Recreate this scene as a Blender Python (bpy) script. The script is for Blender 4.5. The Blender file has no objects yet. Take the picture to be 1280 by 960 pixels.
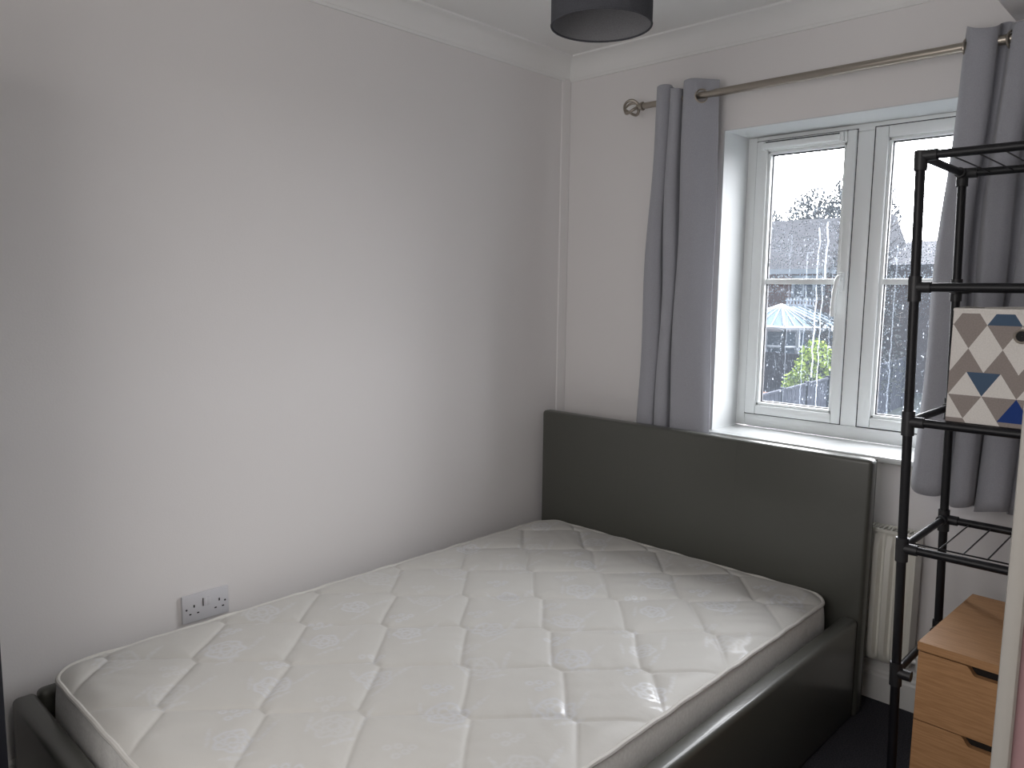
import bpy, bmesh, math, random
import numpy as np
from mathutils import Vector, Matrix
random.seed(7); rng = np.random.default_rng(7)
S = bpy.context.scene
PI = math.pi
# ------------------------------------------------------------------ camera
CAM = Vector((2.2586, -2.70, 1.3716))
FPX = 970.0
def _d(px, py):
    return Vector((px-640.0, 480.0-py, -FPX)).normalized()
_X = -_d(-381, 350); _Y = _d(1574, 376)
_Y = (_Y - _X*_X.dot(_Y)).normalized(); _Z = _X.cross(_Y)
Rm = Matrix((_X, _Y, _Z))                      # world = Rm @ cam
cd = bpy.data.cameras.new('camera'); cam = bpy.data.objects.new('camera', cd)
S.collection.objects.link(cam); S.camera = cam
cam.matrix_world = Matrix.Translation(CAM) @ Rm.to_4x4()
cd.sensor_width = 36.0; cd.lens = FPX*36.0/1280.0; cd.clip_start = 0.02; cd.clip_end = 500
# ------------------------------------------------------------------ view
vs = S.view_settings
vs.view_transform = 'Standard'; vs.look = 'None'; vs.gamma = 1.0; vs.use_curve_mapping = False
vs.exposure = 0.15
SKY_BASE = 0.42; SKY_GLOW = 19.0; NEAR_FILL_W = 14.0; HALL_FILL_E = 42.0
# ------------------------------------------------------------------ world: hazy sky, brightest around a veiled sun ahead
w = bpy.data.worlds.new('sky'); S.world = w; w.use_nodes = True
nt = w.node_tree; nt.nodes.clear()
def N(t, ty, **kw):
    n = t.nodes.new(ty)
    for k, v in kw.items(): setattr(n, k, v)
    return n
geo = N(nt, 'ShaderNodeTexCoord')
dot = N(nt, 'ShaderNodeVectorMath', operation='DOT_PRODUCT')
sd = Vector((-0.10, 1.0, 0.48)).normalized(); dot.inputs[1].default_value = sd
nt.links.new(geo.outputs['Generated'], dot.inputs[0])
mr = N(nt, 'ShaderNodeMapRange', interpolation_type='SMOOTHSTEP')
mr.inputs['From Min'].default_value = -0.1; mr.inputs['From Max'].default_value = 1.0
nt.links.new(dot.outputs['Value'], mr.inputs['Value'])
ml = N(nt, 'ShaderNodeMath', operation='MULTIPLY_ADD')
ml.inputs[1].default_value = SKY_GLOW; ml.inputs[2].default_value = SKY_BASE
nt.links.new(mr.outputs[0], ml.inputs[0])
bg = N(nt, 'ShaderNodeBackground'); bg.inputs['Color'].default_value = (0.96, 0.965, 1.0, 1)
nt.links.new(ml.outputs[0], bg.inputs['Strength'])
wo = N(nt, 'ShaderNodeOutputWorld'); nt.links.new(bg.outputs[0], wo.inputs[0])
# sky portal in the window opening
pl = bpy.data.lights.new('window_portal', 'AREA'); pl.shape = 'RECTANGLE'; pl.size = 0.94; pl.size_y = 1.16
pl.cycles.is_portal = True
po = bpy.data.objects.new('window_portal', pl); S.collection.objects.link(po)
po.location = (1.21, 0.32, 1.415); po.rotation_euler = (-PI/2, 0, 0)
# added fill light, set at a made-up window behind the camera
nl = bpy.data.lights.new('near_fill_light', 'AREA'); nl.shape = 'RECTANGLE'; nl.size = 1.25; nl.size_y = 1.10
nl.energy = NEAR_FILL_W; nl.color = (1.0, 0.955, 0.935)
no = bpy.data.objects.new('near_fill_light', nl); S.collection.objects.link(no)
no.location = (1.45, -3.085, 1.50); no.rotation_euler = (PI/2, 0, 0)
# ------------------------------------------------------------------ helpers
COL = S.collection
def material(name, color, rough=0.6, metal=0.0, spec=0.5, noise=None, bump=None, coat=0.0, sheen=0.0, coat_rough=0.1):
    m = bpy.data.materials.new(name); m.use_nodes = True
    t = m.node_tree; b = t.nodes['Principled BSDF']
    b.inputs['Base Color'].default_value = (*color, 1); b.inputs['Roughness'].default_value = rough
    b.inputs['Metallic'].default_value = metal; b.inputs['Specular IOR Level'].default_value = spec
    b.inputs['Coat Weight'].default_value = coat; b.inputs['Coat Roughness'].default_value = coat_rough
    b.inputs['Sheen Weight'].default_value = sheen
    tc = N(t, 'ShaderNodeTexCoord')
    if noise:
        sc, c2, *st = noise
        mp = N(t, 'ShaderNodeMapping'); t.links.new(tc.outputs['Object'], mp.inputs[0])
        mp.inputs['Scale'].default_value = st[0] if st else (1, 1, 1)
        nz = N(t, 'ShaderNodeTexNoise'); nz.inputs['Scale'].default_value = sc; nz.inputs['Detail'].default_value = 5
        t.links.new(mp.outputs[0], nz.inputs['Vector'])
        rp = N(t, 'ShaderNodeMapRange'); rp.inputs['From Min'].default_value = 0.35; rp.inputs['From Max'].default_value = 0.65
        t.links.new(nz.outputs['Fac'], rp.inputs['Value'])
        mx = N(t, 'ShaderNodeMix', data_type='RGBA')
        mx.inputs[6].default_value = (*color, 1); mx.inputs[7].default_value = (*c2, 1)
        t.links.new(rp.outputs[0], mx.inputs[0]); t.links.new(mx.outputs[2], b.inputs['Base Color'])
    if bump:
        sc, strength, dist = bump
        n2 = N(t, 'ShaderNodeTexNoise'); n2.inputs['Scale'].default_value = sc; n2.inputs['Detail'].default_value = 3
        t.links.new(tc.outputs['Object'], n2.inputs['Vector'])
        bp = N(t, 'ShaderNodeBump'); bp.inputs['Strength'].default_value = strength; bp.inputs['Distance'].default_value = dist
        t.links.new(n2.outputs['Fac'], bp.inputs['Height']); t.links.new(bp.outputs[0], b.inputs['Normal'])
    return m
def tag(o, label=None, cat=None, group=None, kind=None):
    if label: o['label'] = label
    if cat: o['category'] = cat
    if group: o['group'] = group
    if kind: o['kind'] = kind
    return o
def obj(name, bm, mats, parent=None, smooth=False):
    me = bpy.data.meshes.new(name); bm.normal_update(); bm.to_mesh(me); bm.free()
    for m in (mats if isinstance(mats, (list, tuple)) else [mats]): me.materials.append(m)
    if smooth:
        me.polygons.foreach_set('use_smooth', [True]*len(me.polygons))
        try: me.set_sharp_from_angle(angle=math.radians(38))
        except Exception: pass
    o = bpy.data.objects.new(name, me); COL.objects.link(o)
    if parent: o.parent = parent
    return o
def empty(name, loc=(0, 0, 0)):
    o = bpy.data.objects.new(name, None); COL.objects.link(o); o.location = loc
    o.empty_display_size = 0.05
    return o
def add_box(bm, lo, hi, bev=0.0, seg=2, mi=0):
    lo = Vector(lo); hi = Vector(hi)
    b2 = bmesh.new(); bmesh.ops.create_cube(b2, size=1.0)
    for v in b2.verts: v.co = Vector([(lo[i]+hi[i])/2 + v.co[i]*(hi[i]-lo[i]) for i in range(3)])
    if bev: bmesh.ops.bevel(b2, geom=b2.edges[:], offset=bev, segments=seg, profile=0.5, affect='EDGES')
    merge(bm, b2, mi)
def merge(bm, b2, mi=0):
    vm = {v: bm.verts.new(v.co) for v in b2.verts}
    for f in b2.faces:
        try:
            nf = bm.faces.new([vm[v] for v in f.verts]); nf.material_index = mi
        except ValueError: pass
    b2.free()
def add_tube(bm, pts, r, seg=12, closed=False, mi=0, caps=True):
    pts = [Vector(p) for p in pts]; n = len(pts)
    rs = r if isinstance(r, (list, tuple)) else [r]*n
    rings = []; up = None
    for i, p in enumerate(pts):
        if closed: t = pts[(i+1) % n]-pts[i-1]
        else: t = pts[min(i+1, n-1)]-pts[max(i-1, 0)]
        t.normalize()
        if up is None:
            up = Vector((0, 0, 1)) if abs(t.z) < 0.9 else Vector((1, 0, 0))
        a = (up - t*up.dot(t)).normalized(); up = a; b = t.cross(a)
        rings.append([bm.verts.new(p + (a*math.cos(2*PI*k/seg)+b*math.sin(2*PI*k/seg))*rs[i]) for k in range(seg)])
    m = n if closed else n-1
    for i in range(m):
        A = rings[i]; B = rings[(i+1) % n]
        for k in range(seg):
            f = bm.faces.new((A[k], A[(k+1) % seg], B[(k+1) % seg], B[k])); f.material_index = mi
    if caps and not closed:
        bm.faces.new(rings[0][::-1]).material_index = mi; bm.faces.new(rings[-1]).material_index = mi
def add_lathe(bm, prof, c=(0, 0, 0), axis='Z', seg=32, mi=0):
    c = Vector(c); rings = []
    def P(r, h, a):
        x, y = r*math.cos(a), r*math.sin(a)
        return c + (Vector((x, y, h)) if axis == 'Z' else Vector((h, x, y)) if axis == 'X' else Vector((y, h, x)))
    for r, h in prof:
        rings.append([bm.verts.new(P(max(r, 1e-5), h, 2*PI*k/seg)) for k in range(seg)])
    for A, B in zip(rings, rings[1:]):
        for k in range(seg):
            bm.faces.new((A[k], A[(k+1) % seg], B[(k+1) % seg], B[k])).material_index = mi
def extrude_poly(bm, pts, vec, mi=0):
    A = [bm.verts.new(Vector(p)) for p in pts]; B = [bm.verts.new(Vector(p)+Vector(vec)) for p in pts]; n = len(A)
    fs = [bm.faces.new(A[::-1]), bm.faces.new(B)]
    for i in range(n): fs.append(bm.faces.new((A[i], A[(i+1) % n], B[(i+1) % n], B[i])))
    for f in fs: f.material_index = mi
    bmesh.ops.recalc_face_normals(bm, faces=fs)
def box_obj(name, lo, hi, m, parent=None, bev=0.0, seg=2):
    bm = bmesh.new(); add_box(bm, lo, hi, bev, seg); return obj(name, bm, m, parent, smooth=bev > 0)
def struct(o): o['kind'] = 'structure'; return o
def catmull(P, n):
    P = [np.array(p, float) for p in P]; Q = [2*P[0]-P[1]]+P+[2*P[-1]-P[-2]]; out = []
    for i in range(1, len(Q)-2):
        for k in range(n):
            t = k/n; a, b, c, d = Q[i-1], Q[i], Q[i+1], Q[i+2]
            out.append(0.5*((2*b)+(c-a)*t+(2*a-5*b+4*c-d)*t*t+(3*b-a-3*c+d)*t**3))
    out.append(Q[-2]); return out
# ------------------------------------------------------------------ materials
M = {}
M['wall'] = material('wall_paint', (0.76, 0.742, 0.738), 0.85, spec=0.25, bump=(180, 0.12, 0.002))
M['ceil'] = material('ceiling_paint', (0.80, 0.80, 0.79), 0.9, spec=0.2)
M['reveal'] = material('reveal_paint', (0.66, 0.675, 0.68), 0.6, spec=0.3)
M['carpet'] = material('grey_carpet', (0.045, 0.045, 0.055), 1.0, spec=0.1, noise=(260, (0.10, 0.10, 0.115)), bump=(400, 1.0, 0.01))
M['upvc'] = material('white_upvc', (0.76, 0.785, 0.785), 0.30, spec=0.5)
M['sill'] = material('gloss_white_sill', (0.62, 0.64, 0.64), 0.25, spec=0.5, coat=0.5)
M['gloss'] = material('white_gloss_trim', (0.70, 0.70, 0.68), 0.4)
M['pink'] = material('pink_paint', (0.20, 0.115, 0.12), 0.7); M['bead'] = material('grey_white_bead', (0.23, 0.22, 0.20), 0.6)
M['rubber'] = material('black_gasket', (0.02, 0.02, 0.025), 0.5)
M['leather'] = material('grey_faux_leather', (0.062, 0.063, 0.054), 0.42, spec=0.45, noise=(900, (0.076, 0.078, 0.067)), bump=(900, 0.15, 0.0006), coat=0.35, coat_rough=0.16)
M['black'] = material('black_metal', (0.006, 0.006, 0.008), 0.42, spec=0.35)
M['blackp'] = material('black_plastic', (0.012, 0.012, 0.014), 0.45)
M['nickel'] = material('brushed_nickel', (0.40, 0.36, 0.31), 0.33, metal=1.0)
M['plastic'] = material('socket_plastic', (0.62, 0.62, 0.65), 0.35)
M['hole'] = material('socket_hole', (0.01, 0.01, 0.01), 0.8)
M['shade'] = material('charcoal_shade', (0.050, 0.052, 0.060), 0.9, spec=0.2, noise=(700, (0.08, 0.082, 0.092)))
M['shade_in'] = material('shade_lining', (0.17, 0.17, 0.18), 0.8, noise=(500, (0.22, 0.22, 0.23)))
M['radiator'] = material('radiator_enamel', (0.68, 0.67, 0.61), 0.35)
M['curtain'] = material('grey_curtain', (0.32, 0.325, 0.36), 0.8, spec=0.25, sheen=0.3, noise=(450, (0.37, 0.375, 0.41)), bump=(500, 0.3, 0.001))
def wood():
    m = material('oak_veneer', (0.36, 0.19, 0.085), 0.5, spec=0.3, noise=(16, (0.45, 0.25, 0.12), (1.0, 14, 14)))
    return m
M['oak'] = wood()
M['dark_gap'] = material('drawer_shade', (0.01, 0.007, 0.005), 0.9)
M['b_taupe'] = material('basket_taupe', (0.27, 0.235, 0.215), 0.9, spec=0.2, noise=(300, (0.31, 0.27, 0.25)))
M['b_cream'] = material('basket_cream', (0.68, 0.65, 0.61), 0.9, spec=0.2, noise=(300, (0.75, 0.72, 0.68)))
M['b_slate'] = material('basket_slate_blue', (0.07, 0.11, 0.17), 0.9, spec=0.2)
M['b_blue'] = material('basket_royal_blue', (0.02, 0.05, 0.20), 0.9, spec=0.2)
M['b_in'] = material('basket_lining', (0.10, 0.09, 0.085), 0.9)
M['dark_wood'] = material('dark_furniture', (0.006, 0.007, 0.013), 0.5)
M['tape'] = material('mattress_tape', (0.66, 0.645, 0.61), 0.65)
M['ticking'] = material('mattress_border', (0.72, 0.71, 0.68), 0.7, spec=0.3, noise=(120, (0.80, 0.79, 0.76)), bump=(300, 0.2, 0.001))
def quilt_mat():
    m = material('damask_ticking', (0.63, 0.615, 0.575), 0.55, spec=0.4, sheen=0.15)
    t = m.node_tree; b = t.nodes['Principled BSDF']
    at = N(t, 'ShaderNodeAttribute', attribute_name='motif')
    nz = N(t, 'ShaderNodeTexNoise'); nz.inputs['Scale'].default_value = 14; nz.inputs['Detail'].default_value = 6
    tc = N(t, 'ShaderNodeTexCoord'); t.links.new(tc.outputs['Object'], nz.inputs['Vector'])
    mx = N(t, 'ShaderNodeMix', data_type='RGBA')
    mx.inputs[6].default_value = (0.58, 0.57, 0.54, 1); mx.inputs[7].default_value = (0.685, 0.695, 0.715, 1)  # motif lightened in the base colour to carry the sheen of its threads
    mm = N(t, 'ShaderNodeMath', operation='MULTIPLY'); mm.inputs[1].default_value = 0.30; t.links.new(at.outputs['Fac'], mm.inputs[0]); t.links.new(mm.outputs[0], b.inputs['Metallic'])
    t.links.new(at.outputs['Fac'], mx.inputs[0]); t.links.new(mx.outputs[2], b.inputs['Base Color'])
    rr = N(t, 'ShaderNodeMapRange'); rr.inputs['To Min'].default_value = 0.55; rr.inputs['To Max'].default_value = 0.40
    t.links.new(at.outputs['Fac'], rr.inputs['Value']); t.links.new(rr.outputs[0], b.inputs['Roughness'])
    sr = N(t, 'ShaderNodeMapRange'); sr.inputs['To Min'].default_value = 0.35; sr.inputs['To Max'].default_value = 0.7
    t.links.new(at.outputs['Fac'], sr.inputs['Value']); t.links.new(sr.outputs[0], b.inputs['Specular IOR Level'])
    bp = N(t, 'ShaderNodeBump'); bp.inputs['Strength'].default_value = 0.35; bp.inputs['Distance'].default_value = 0.006
    t.links.new(nz.outputs['Fac'], bp.inputs['Height']); t.links.new(bp.outputs[0], b.inputs['Normal'])
    return m
M['quilt'] = quilt_mat()
def glass_mat():
    """clear pane wet with rain: thin haze, fine droplets and a few runs of water"""
    m = bpy.data.materials.new('rain_wet_glass'); m.use_nodes = True; t = m.node_tree; t.nodes.clear()
    tc = N(t, 'ShaderNodeTexCoord')
    out = N(t, 'ShaderNodeOutputMaterial')
    tr = N(t, 'ShaderNodeBsdfTransparent'); tr.inputs[0].default_value = (0.97, 0.98, 0.98, 1)
    gl = N(t, 'ShaderNodeBsdfGlossy'); gl.inputs['Roughness'].default_value = 0.02
    fr = N(t, 'ShaderNodeFresnel'); fr.inputs[0].default_value = 1.35
    m1 = N(t, 'ShaderNodeMixShader'); t.links.new(fr.outputs[0], m1.inputs[0]); t.links.new(tr.outputs[0], m1.inputs[1]); t.links.new(gl.outputs[0], m1.inputs[2])
    tl = N(t, 'ShaderNodeBsdfTranslucent'); tl.inputs[0].default_value = (0.75, 0.86, 1.0, 1)
    def vor(scale, sc3, lo, hi):
        mp = N(t, 'ShaderNodeMapping'); mp.inputs['Scale'].default_value = sc3; t.links.new(tc.outputs['Object'], mp.inputs[0])
        v = N(t, 'ShaderNodeTexVoronoi'); v.inputs['Scale'].default_value = scale; t.links.new(mp.outputs[0], v.inputs['Vector'])
        r = N(t, 'ShaderNodeMapRange'); r.inputs['From Min'].default_value = lo; r.inputs['From Max'].default_value = hi
        r.inputs['To Min'].default_value = 1; r.inputs['To Max'].default_value = 0
        t.links.new(v.outputs['Distance'], r.inputs['Value']); return r.outputs[0], v
    def mth(op, a, b):
        n = N(t, 'ShaderNodeMath', operation=op); n.use_clamp = (op == 'ADD')
        for i, x in enumerate((a, b)):
            if hasattr(x, 'links'): t.links.new(x, n.inputs[i])
            else: n.inputs[i].default_value = x
        return n.outputs[0]
    d1, v1 = vor(170, (1, 1, 0.55), 0.12, 0.30)          # fine droplets
    d2, v2 = vor(60, (1, 1, 0.5), 0.06, 0.14)            # larger drops
    nz = N(t, 'ShaderNodeTexNoise'); nz.inputs['Scale'].default_value = 9; nz.inputs['Detail'].default_value = 4
    t.links.new(tc.outputs['Object'], nz.inputs['Vector'])
    nr = N(t, 'ShaderNodeMapRange'); nr.inputs['From Min'].default_value = 0.42; nr.inputs['From Max'].default_value = 0.68
    t.links.new(nz.outputs['Fac'], nr.inputs['Value'])
    drops = mth('ADD', mth('MULTIPLY', d1, mth('MULTIPLY', nr.outputs[0], 0.75)), mth('MULTIPLY', d2, 0.8))
    # runs of water
    sx = N(t, 'ShaderNodeSeparateXYZ'); t.links.new(tc.outputs['Object'], sx.inputs[0])
    wob = N(t, 'ShaderNodeTexNoise'); wob.inputs['Scale'].default_value = 1.0
    mpw = N(t, 'ShaderNodeMapping'); mpw.inputs['Scale'].default_value = (3, 1, 22); t.links.new(tc.outputs['Object'], mpw.inputs[0])
    t.links.new(mpw.outputs[0], wob.inputs['Vector'])
    xw = mth('ADD', sx.outputs[0], mth('MULTIPLY', mth('SUBTRACT', wob.outputs['Fac'], 0.5), 0.014))
    t.nodes[-1].use_clamp = False
    for n in t.nodes:
        if n.type == 'MATH' and n.operation == 'ADD' and n.outputs[0] == xw: n.use_clamp = False
    total = drops
    for x0, wd, ztop, zbot, st in ((1.052, 0.0034, 1.62, 1.06, 0.95), (1.082, 0.0044, 1.64, 1.405, 0.95), (1.074, 0.0024, 1.44, 0.945, 0.7),
                                   (1.012, 0.0024, 1.55, 0.95, 0.3), (0.945, 0.0020, 1.60, 0.95, 0.22), (1.11, 0.0020, 1.5, 1.1, 0.22),
                                   (1.33, 0.0028, 1.55, 0.95, 0.22)):
        dx = mth('ABSOLUTE', mth('SUBTRACT', xw, x0), 0)
        r = N(t, 'ShaderNodeMapRange'); r.inputs['From Min'].default_value = wd*0.2; r.inputs['From Max'].default_value = wd*0.9
        r.inputs['To Min'].default_value = st; r.inputs['To Max'].default_value = 0
        t.links.new(dx, r.inputs['Value'])
        z1 = mth('LESS_THAN', sx.outputs[2], ztop); z2 = mth('GREATER_THAN', sx.outputs[2], zbot)
        total = mth('ADD', total, mth('MULTIPLY', r.outputs[0], mth('MULTIPLY', z1, z2)))
    d3, v3 = vor(190, (1, 1, 0.75), 0.34, 0.38)
    zr = N(t, 'ShaderNodeMapRange', interpolation_type='SMOOTHSTEP'); zr.inputs['From Min'].default_value = 1.45; zr.inputs['From Max'].default_value = 1.80; zr.inputs['To Min'].default_value = 1; zr.inputs['To Max'].default_value = 0
    t.links.new(sx.outputs[2], zr.inputs['Value'])
    zq = N(t, 'ShaderNodeMapRange', interpolation_type='SMOOTHSTEP'); zq.inputs['From Min'].default_value = 1.25; zq.inputs['From Max'].default_value = 1.45
    t.links.new(sx.outputs[2], zq.inputs['Value'])
    cell = N(t, 'ShaderNodeSeparateColor'); t.links.new(v3.outputs['Color'], cell.inputs[0])
    pick = mth('LESS_THAN', cell.outputs[0], mth('MULTIPLY', zr.outputs[0], 0.85))
    dark = mth('MULTIPLY', mth('MULTIPLY', d3, pick), mth('MULTIPLY', zq.outputs[0], 1.0))
    df = N(t, 'ShaderNodeBsdfDiffuse'); df.inputs[0].default_value = (0.55, 0.62, 0.70, 1)  # opaque grey stands in for the dark view refracted by these drops
    fac = mth('ADD', mth('MULTIPLY', total, 0.34), HAZE)
    m2 = N(t, 'ShaderNodeMixShader'); t.links.new(fac, m2.inputs[0]); t.links.new(m1.outputs[0], m2.inputs[1]); t.links.new(tl.outputs[0], m2.inputs[2])
    m3 = N(t, 'ShaderNodeMixShader'); t.links.new(dark, m3.inputs[0]); t.links.new(m2.outputs[0], m3.inputs[1]); t.links.new(df.outputs[0], m3.inputs[2])
    t.links.new(m3.outputs[0], out.inputs[0])
    return m
HAZE = 0.022
M['glass'] = glass_mat()
# ------------------------------------------------------------------ room shell
CZ = 2.355
X0, X1 = 0.758, 1.66                 # window reveal
Z0, Z1 = 0.845, 1.977
RW = 2.162
bm = bmesh.new()
add_box(bm, (-0.15, 0, -0.1), (X0, 0.30, 2.6)); add_box(bm, (X1, 0, -0.1), (3.4, 0.30, 2.6))
add_box(bm, (X0, 0, -0.1), (X1, 0.30, Z0-0.02)); add_box(bm, (X0, 0, Z1), (X1, 0.30, 2.6))
struct(obj('wall_far', bm, M['wall']))
struct(box_obj('wall_left', (-0.15, -3.3, -0.1), (0, 0, 2.6), M['wall']))
bm = bmesh.new()
add_box(bm, (RW, -2.1, -0.1), (2.30, 0, 2.6)); add_box(bm, (RW, -3.1, 2.03), (2.30, -2.1, 2.6)); add_box(bm, (RW, -3.1, -0.1), (2.30, -2.95, 2.03))
struct(obj('wall_right', bm, M['wall']))
bm = bmesh.new()
add_box(bm, (-0.15, -3.2, -0.1), (0.80, -3.1, 2.6)); add_box(bm, (2.10, -3.2, -0.1), (3.4, -3.1, 2.6)); add_box(bm, (0.80, -3.2, -0.1), (2.10, -3.1, 0.92)); add_box(bm, (0.80, -3.2, 2.08), (2.10, -3.1, 2.6))
struct(obj('wall_near', bm, M['wall']))
w2 = struct(empty('added_window', (1.45, -3.15, 0.92)))  # unseen window added behind the camera to go with the fill light
bm = bmesh.new()
for lo, hi in (((0.80, -3.18, .92), (.86, -3.11, 2.08)), ((2.04, -3.18, .92), (2.10, -3.11, 2.08)), ((.86, -3.18, .92), (2.04, -3.11, .98)), ((.86, -3.18, 2.02), (2.04, -3.11, 2.08)), ((1.42, -3.18, .98), (1.48, -3.11, 2.02))): add_box(bm, lo, hi, .004)
o = obj('frame', bm, M['upvc']); o.parent = w2; o.matrix_parent_inverse = Matrix.Translation(-w2.location)
bm = bmesh.new(); add_box(bm, (3.3, -3.1, -0.1), (3.4, 0, 2.6)); add_box(bm, (2.30, -1.3, -0.1), (3.3, -1.2, 2.6))
struct(obj('wall_hall', bm, M['wall']))
struct(box_obj('ceiling', (-0.15, -3.2, CZ), (3.4, 0.3, CZ+0.2), M['ceil']))
struct(box_obj('floor', (-0.15, -3.2, -0.12), (3.4, 0.3, 0), M['carpet']))
# white bead and pinkish lining at the near end of the right wall
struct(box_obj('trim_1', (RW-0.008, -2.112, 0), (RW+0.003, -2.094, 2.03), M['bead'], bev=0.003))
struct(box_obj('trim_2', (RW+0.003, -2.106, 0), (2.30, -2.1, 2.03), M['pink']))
# coving
def coving(prof, vec, name):
    bm = bmesh.new(); extrude_poly(bm, prof, vec); struct(obj(name, bm, M['ceil'], smooth=True))
cp = [(0, -0.082), (0.006, -0.082), (0.008, -0.072)]
for k in range(9):
    a = PI/2*k/8; cp.append((0.078-0.068*math.cos(a), -0.072+0.064*math.sin(a)+0.0))
cp += [(0.086, -0.006), (0.088, 0), (0, 0)]
coving([(0, -p[0], CZ+p[1]) for p in cp], (RW, 0, 0), 'trim_3')
coving([(p[0], 0, CZ+p[1]) for p in cp], (0, -3.1, 0), 'trim_4')
# small angled strip boxing the far left corner
bm = bmesh.new(); extrude_poly(bm, [(0, -0.050, 0), (0.005, -0.046, 0), (0.013, -0.006, 0), (0.012, 0, 0), (0, 0, 0)], (0, 0, CZ-0.075))
struct(obj('trim_5', bm, M['wall']))
# boxed-in bulkhead under the ceiling on the right
struct(box_obj('trim_6', (1.675, -0.75, 2.166), (RW, -0.0, CZ), M['wall']))
# skirting boards
sk = [(0, 0), (-0.018, 0), (-0.018, 0.085), (-0.014, 0.092), (-0.014, 0.100), (-0.010, 0.108), (-0.009, 0.122), (-0.004, 0.130), (0, 0.130)]
bm = bmesh.new(); extrude_poly(bm, [(0.0, a, b) for a, b in sk], (RW, 0, 0)); struct(obj('baseboard_far', bm, M['gloss']))
bm = bmesh.new(); extrude_poly(bm, [(-a, 0.0, b) for a, b in sk], (0, -3.1, 0)); struct(obj('baseboard_left', bm, M['gloss']))
# ------------------------------------------------------------------ window
win = struct(empty('window_1', ((X0+X1)/2, 0.19, Z0)))
def wpart(name, bm, m, parent=None, smooth=True):
    o = obj(name, bm, m, smooth=smooth); o.parent = parent or win
    o.matrix_parent_inverse = Matrix.Translation(-(Vector(((X0+X1)/2, 0.19, Z0))))
    return o
# painted lining of the opening
bm = bmesh.new()
t_ = 0.004
add_box(bm, (X0, -0.001, Z0-0.01), (X0+t_, 0.19, Z1)); add_box(bm, (X1-t_, -0.001, Z0-0.01), (X1, 0.19, Z1)); add_box(bm, (X0, -0.001, Z1-t_), (X1, 0.19, Z1))
wpart('reveal_lining', bm, M['reveal'], smooth=False)
bm = bmesh.new()
fz0 = Z0+0.002
for lo, hi in (((X0, 0.19, fz0), (X0+0.040, 0.26, Z1-t_)), ((X1-0.040, 0.19, fz0), (X1, 0.26, Z1-t_)),
               ((X0+.04, 0.19, Z1-0.030), (X1-.04, 0.26, Z1-t_)), ((X0+.04, 0.19, fz0), (X1-.04, 0.26, Z0+0.050)),
               ((1.178, 0.188, Z0+0.050), (1.236, 0.26, Z1-0.030))):
    add_box(bm, lo, hi, 0.004)
wpart('frame', bm, M['upvc'])
def sash(a, b, z0, z1, wl, wr, wt, wb, ysh):
    bm = bmesh.new()
    y0, y1 = 0.180+ysh, 0.235
    add_box(bm, (a, y0, z0), (a+wl, y1, z1), 0.005); add_box(bm, (b-wr, y0, z0), (b, y1, z1), 0.005)
    add_box(bm, (a+wl, y0, z1-wt), (b-wr, y1, z1), 0.005); add_box(bm, (a+wl, y0, z0), (b-wr, y1, z0+wb), 0.005)
    gp = bmesh.new()
    for lo, hi in (((a-.003, .1893, z0-.003), (a, .1905, z1+.003)), ((b, .1893, z0-.003), (b+.003, .1905, z1+.003)), ((a, .1893, z0-.003), (b, .1905, z0)), ((a, .1893, z1), (b, .1905, z1+.003))): add_box(gp, lo, hi)
    wpart('shadow_gap', gp, M['rubber'], smooth=False)  # dark strips standing in for the shadow gap around the sash
    # sloping glazing bead
    g = 0.012
    for lo, hi in (((a+wl, y0+.008, z0+wb), (a+wl+g, y1-.01, z1-wt)), ((b-wr-g, y0+.008, z0+wb), (b-wr, y1-.01, z1-wt)),
                   ((a+wl, y0+.008, z0+wb), (b-wr, y1-.01, z0+wb+g)), ((a+wl, y0+.008, z1-wt-g), (b-wr, y1-.01, z1-wt))):
        add_box(bm, lo, hi, 0.003)
    o = wpart('sash', bm, M['upvc'])
    gx0, gx1, gz0, gz1 = a+wl+g, b-wr-g, z0+wb+g, z1-wt-g
    bm = bmesh.new(); r = 0.004
    for lo, hi in (((gx0-.001, .206, gz0), (gx0+r, .218, gz1)), ((gx1-r, .206, gz0), (gx1+.001, .218, gz1)), ((gx0, .206, gz0-.001), (gx1, .218, gz0+r)), ((gx0, .206, gz1-r), (gx1, .218, gz1+.001))):
        add_box(bm, lo, hi)
    wpart('gasket', bm, M['rubber'], smooth=False)
    bm = bmesh.new(); v = [bm.verts.new(p) for p in ((gx0, .212, gz0), (gx1, .212, gz0), (gx1, .212, gz1), (gx0, .212, gz1))]; bm.faces.new(v)
    wpart('pane', bm, M['glass'], smooth=False)
    bm = bmesh.new(); add_box(bm, (gx0-.004, 0.196, 1.411), (gx1+.004, 0.211, 1.431), 0.003); add_box(bm, (gx0-.004, 0.213, 1.411), (gx1+.004, 0.222, 1.431), 0.002)
    wpart('glazing_bar', bm, M['upvc'])
    return gx0, gx1
sash(0.800, 1.176, 0.898, 1.955, 0.044, 0.032, 0.040, 0.036, 0)
sash(1.238, 1.618, 0.898, 1.955, 0.044, 0.044, 0.040, 0.036, 0.006)
# trickle vent over the left sash
bm = bmesh.new(); add_box(bm, (0.835, 0.160, 1.921), (1.125, 0.182, 1.944), 0.006, 3); add_box(bm, (0.824, 0.162, 1.917), (0.838, 0.181, 1.949), 0.003); add_box(bm, (1.122, 0.162, 1.917), (1.136, 0.181, 1.949), 0.003)
wpart('trickle_vent', bm, M['upvc'])
bm = bmesh.new(); add_box(bm, (0.836, 0.176, 1.944), (1.124, 0.181, 1.950)); wpart('vent_shadow', bm, M['rubber'], smooth=False)  # black strip put in for the line of shade above the vent
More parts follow.
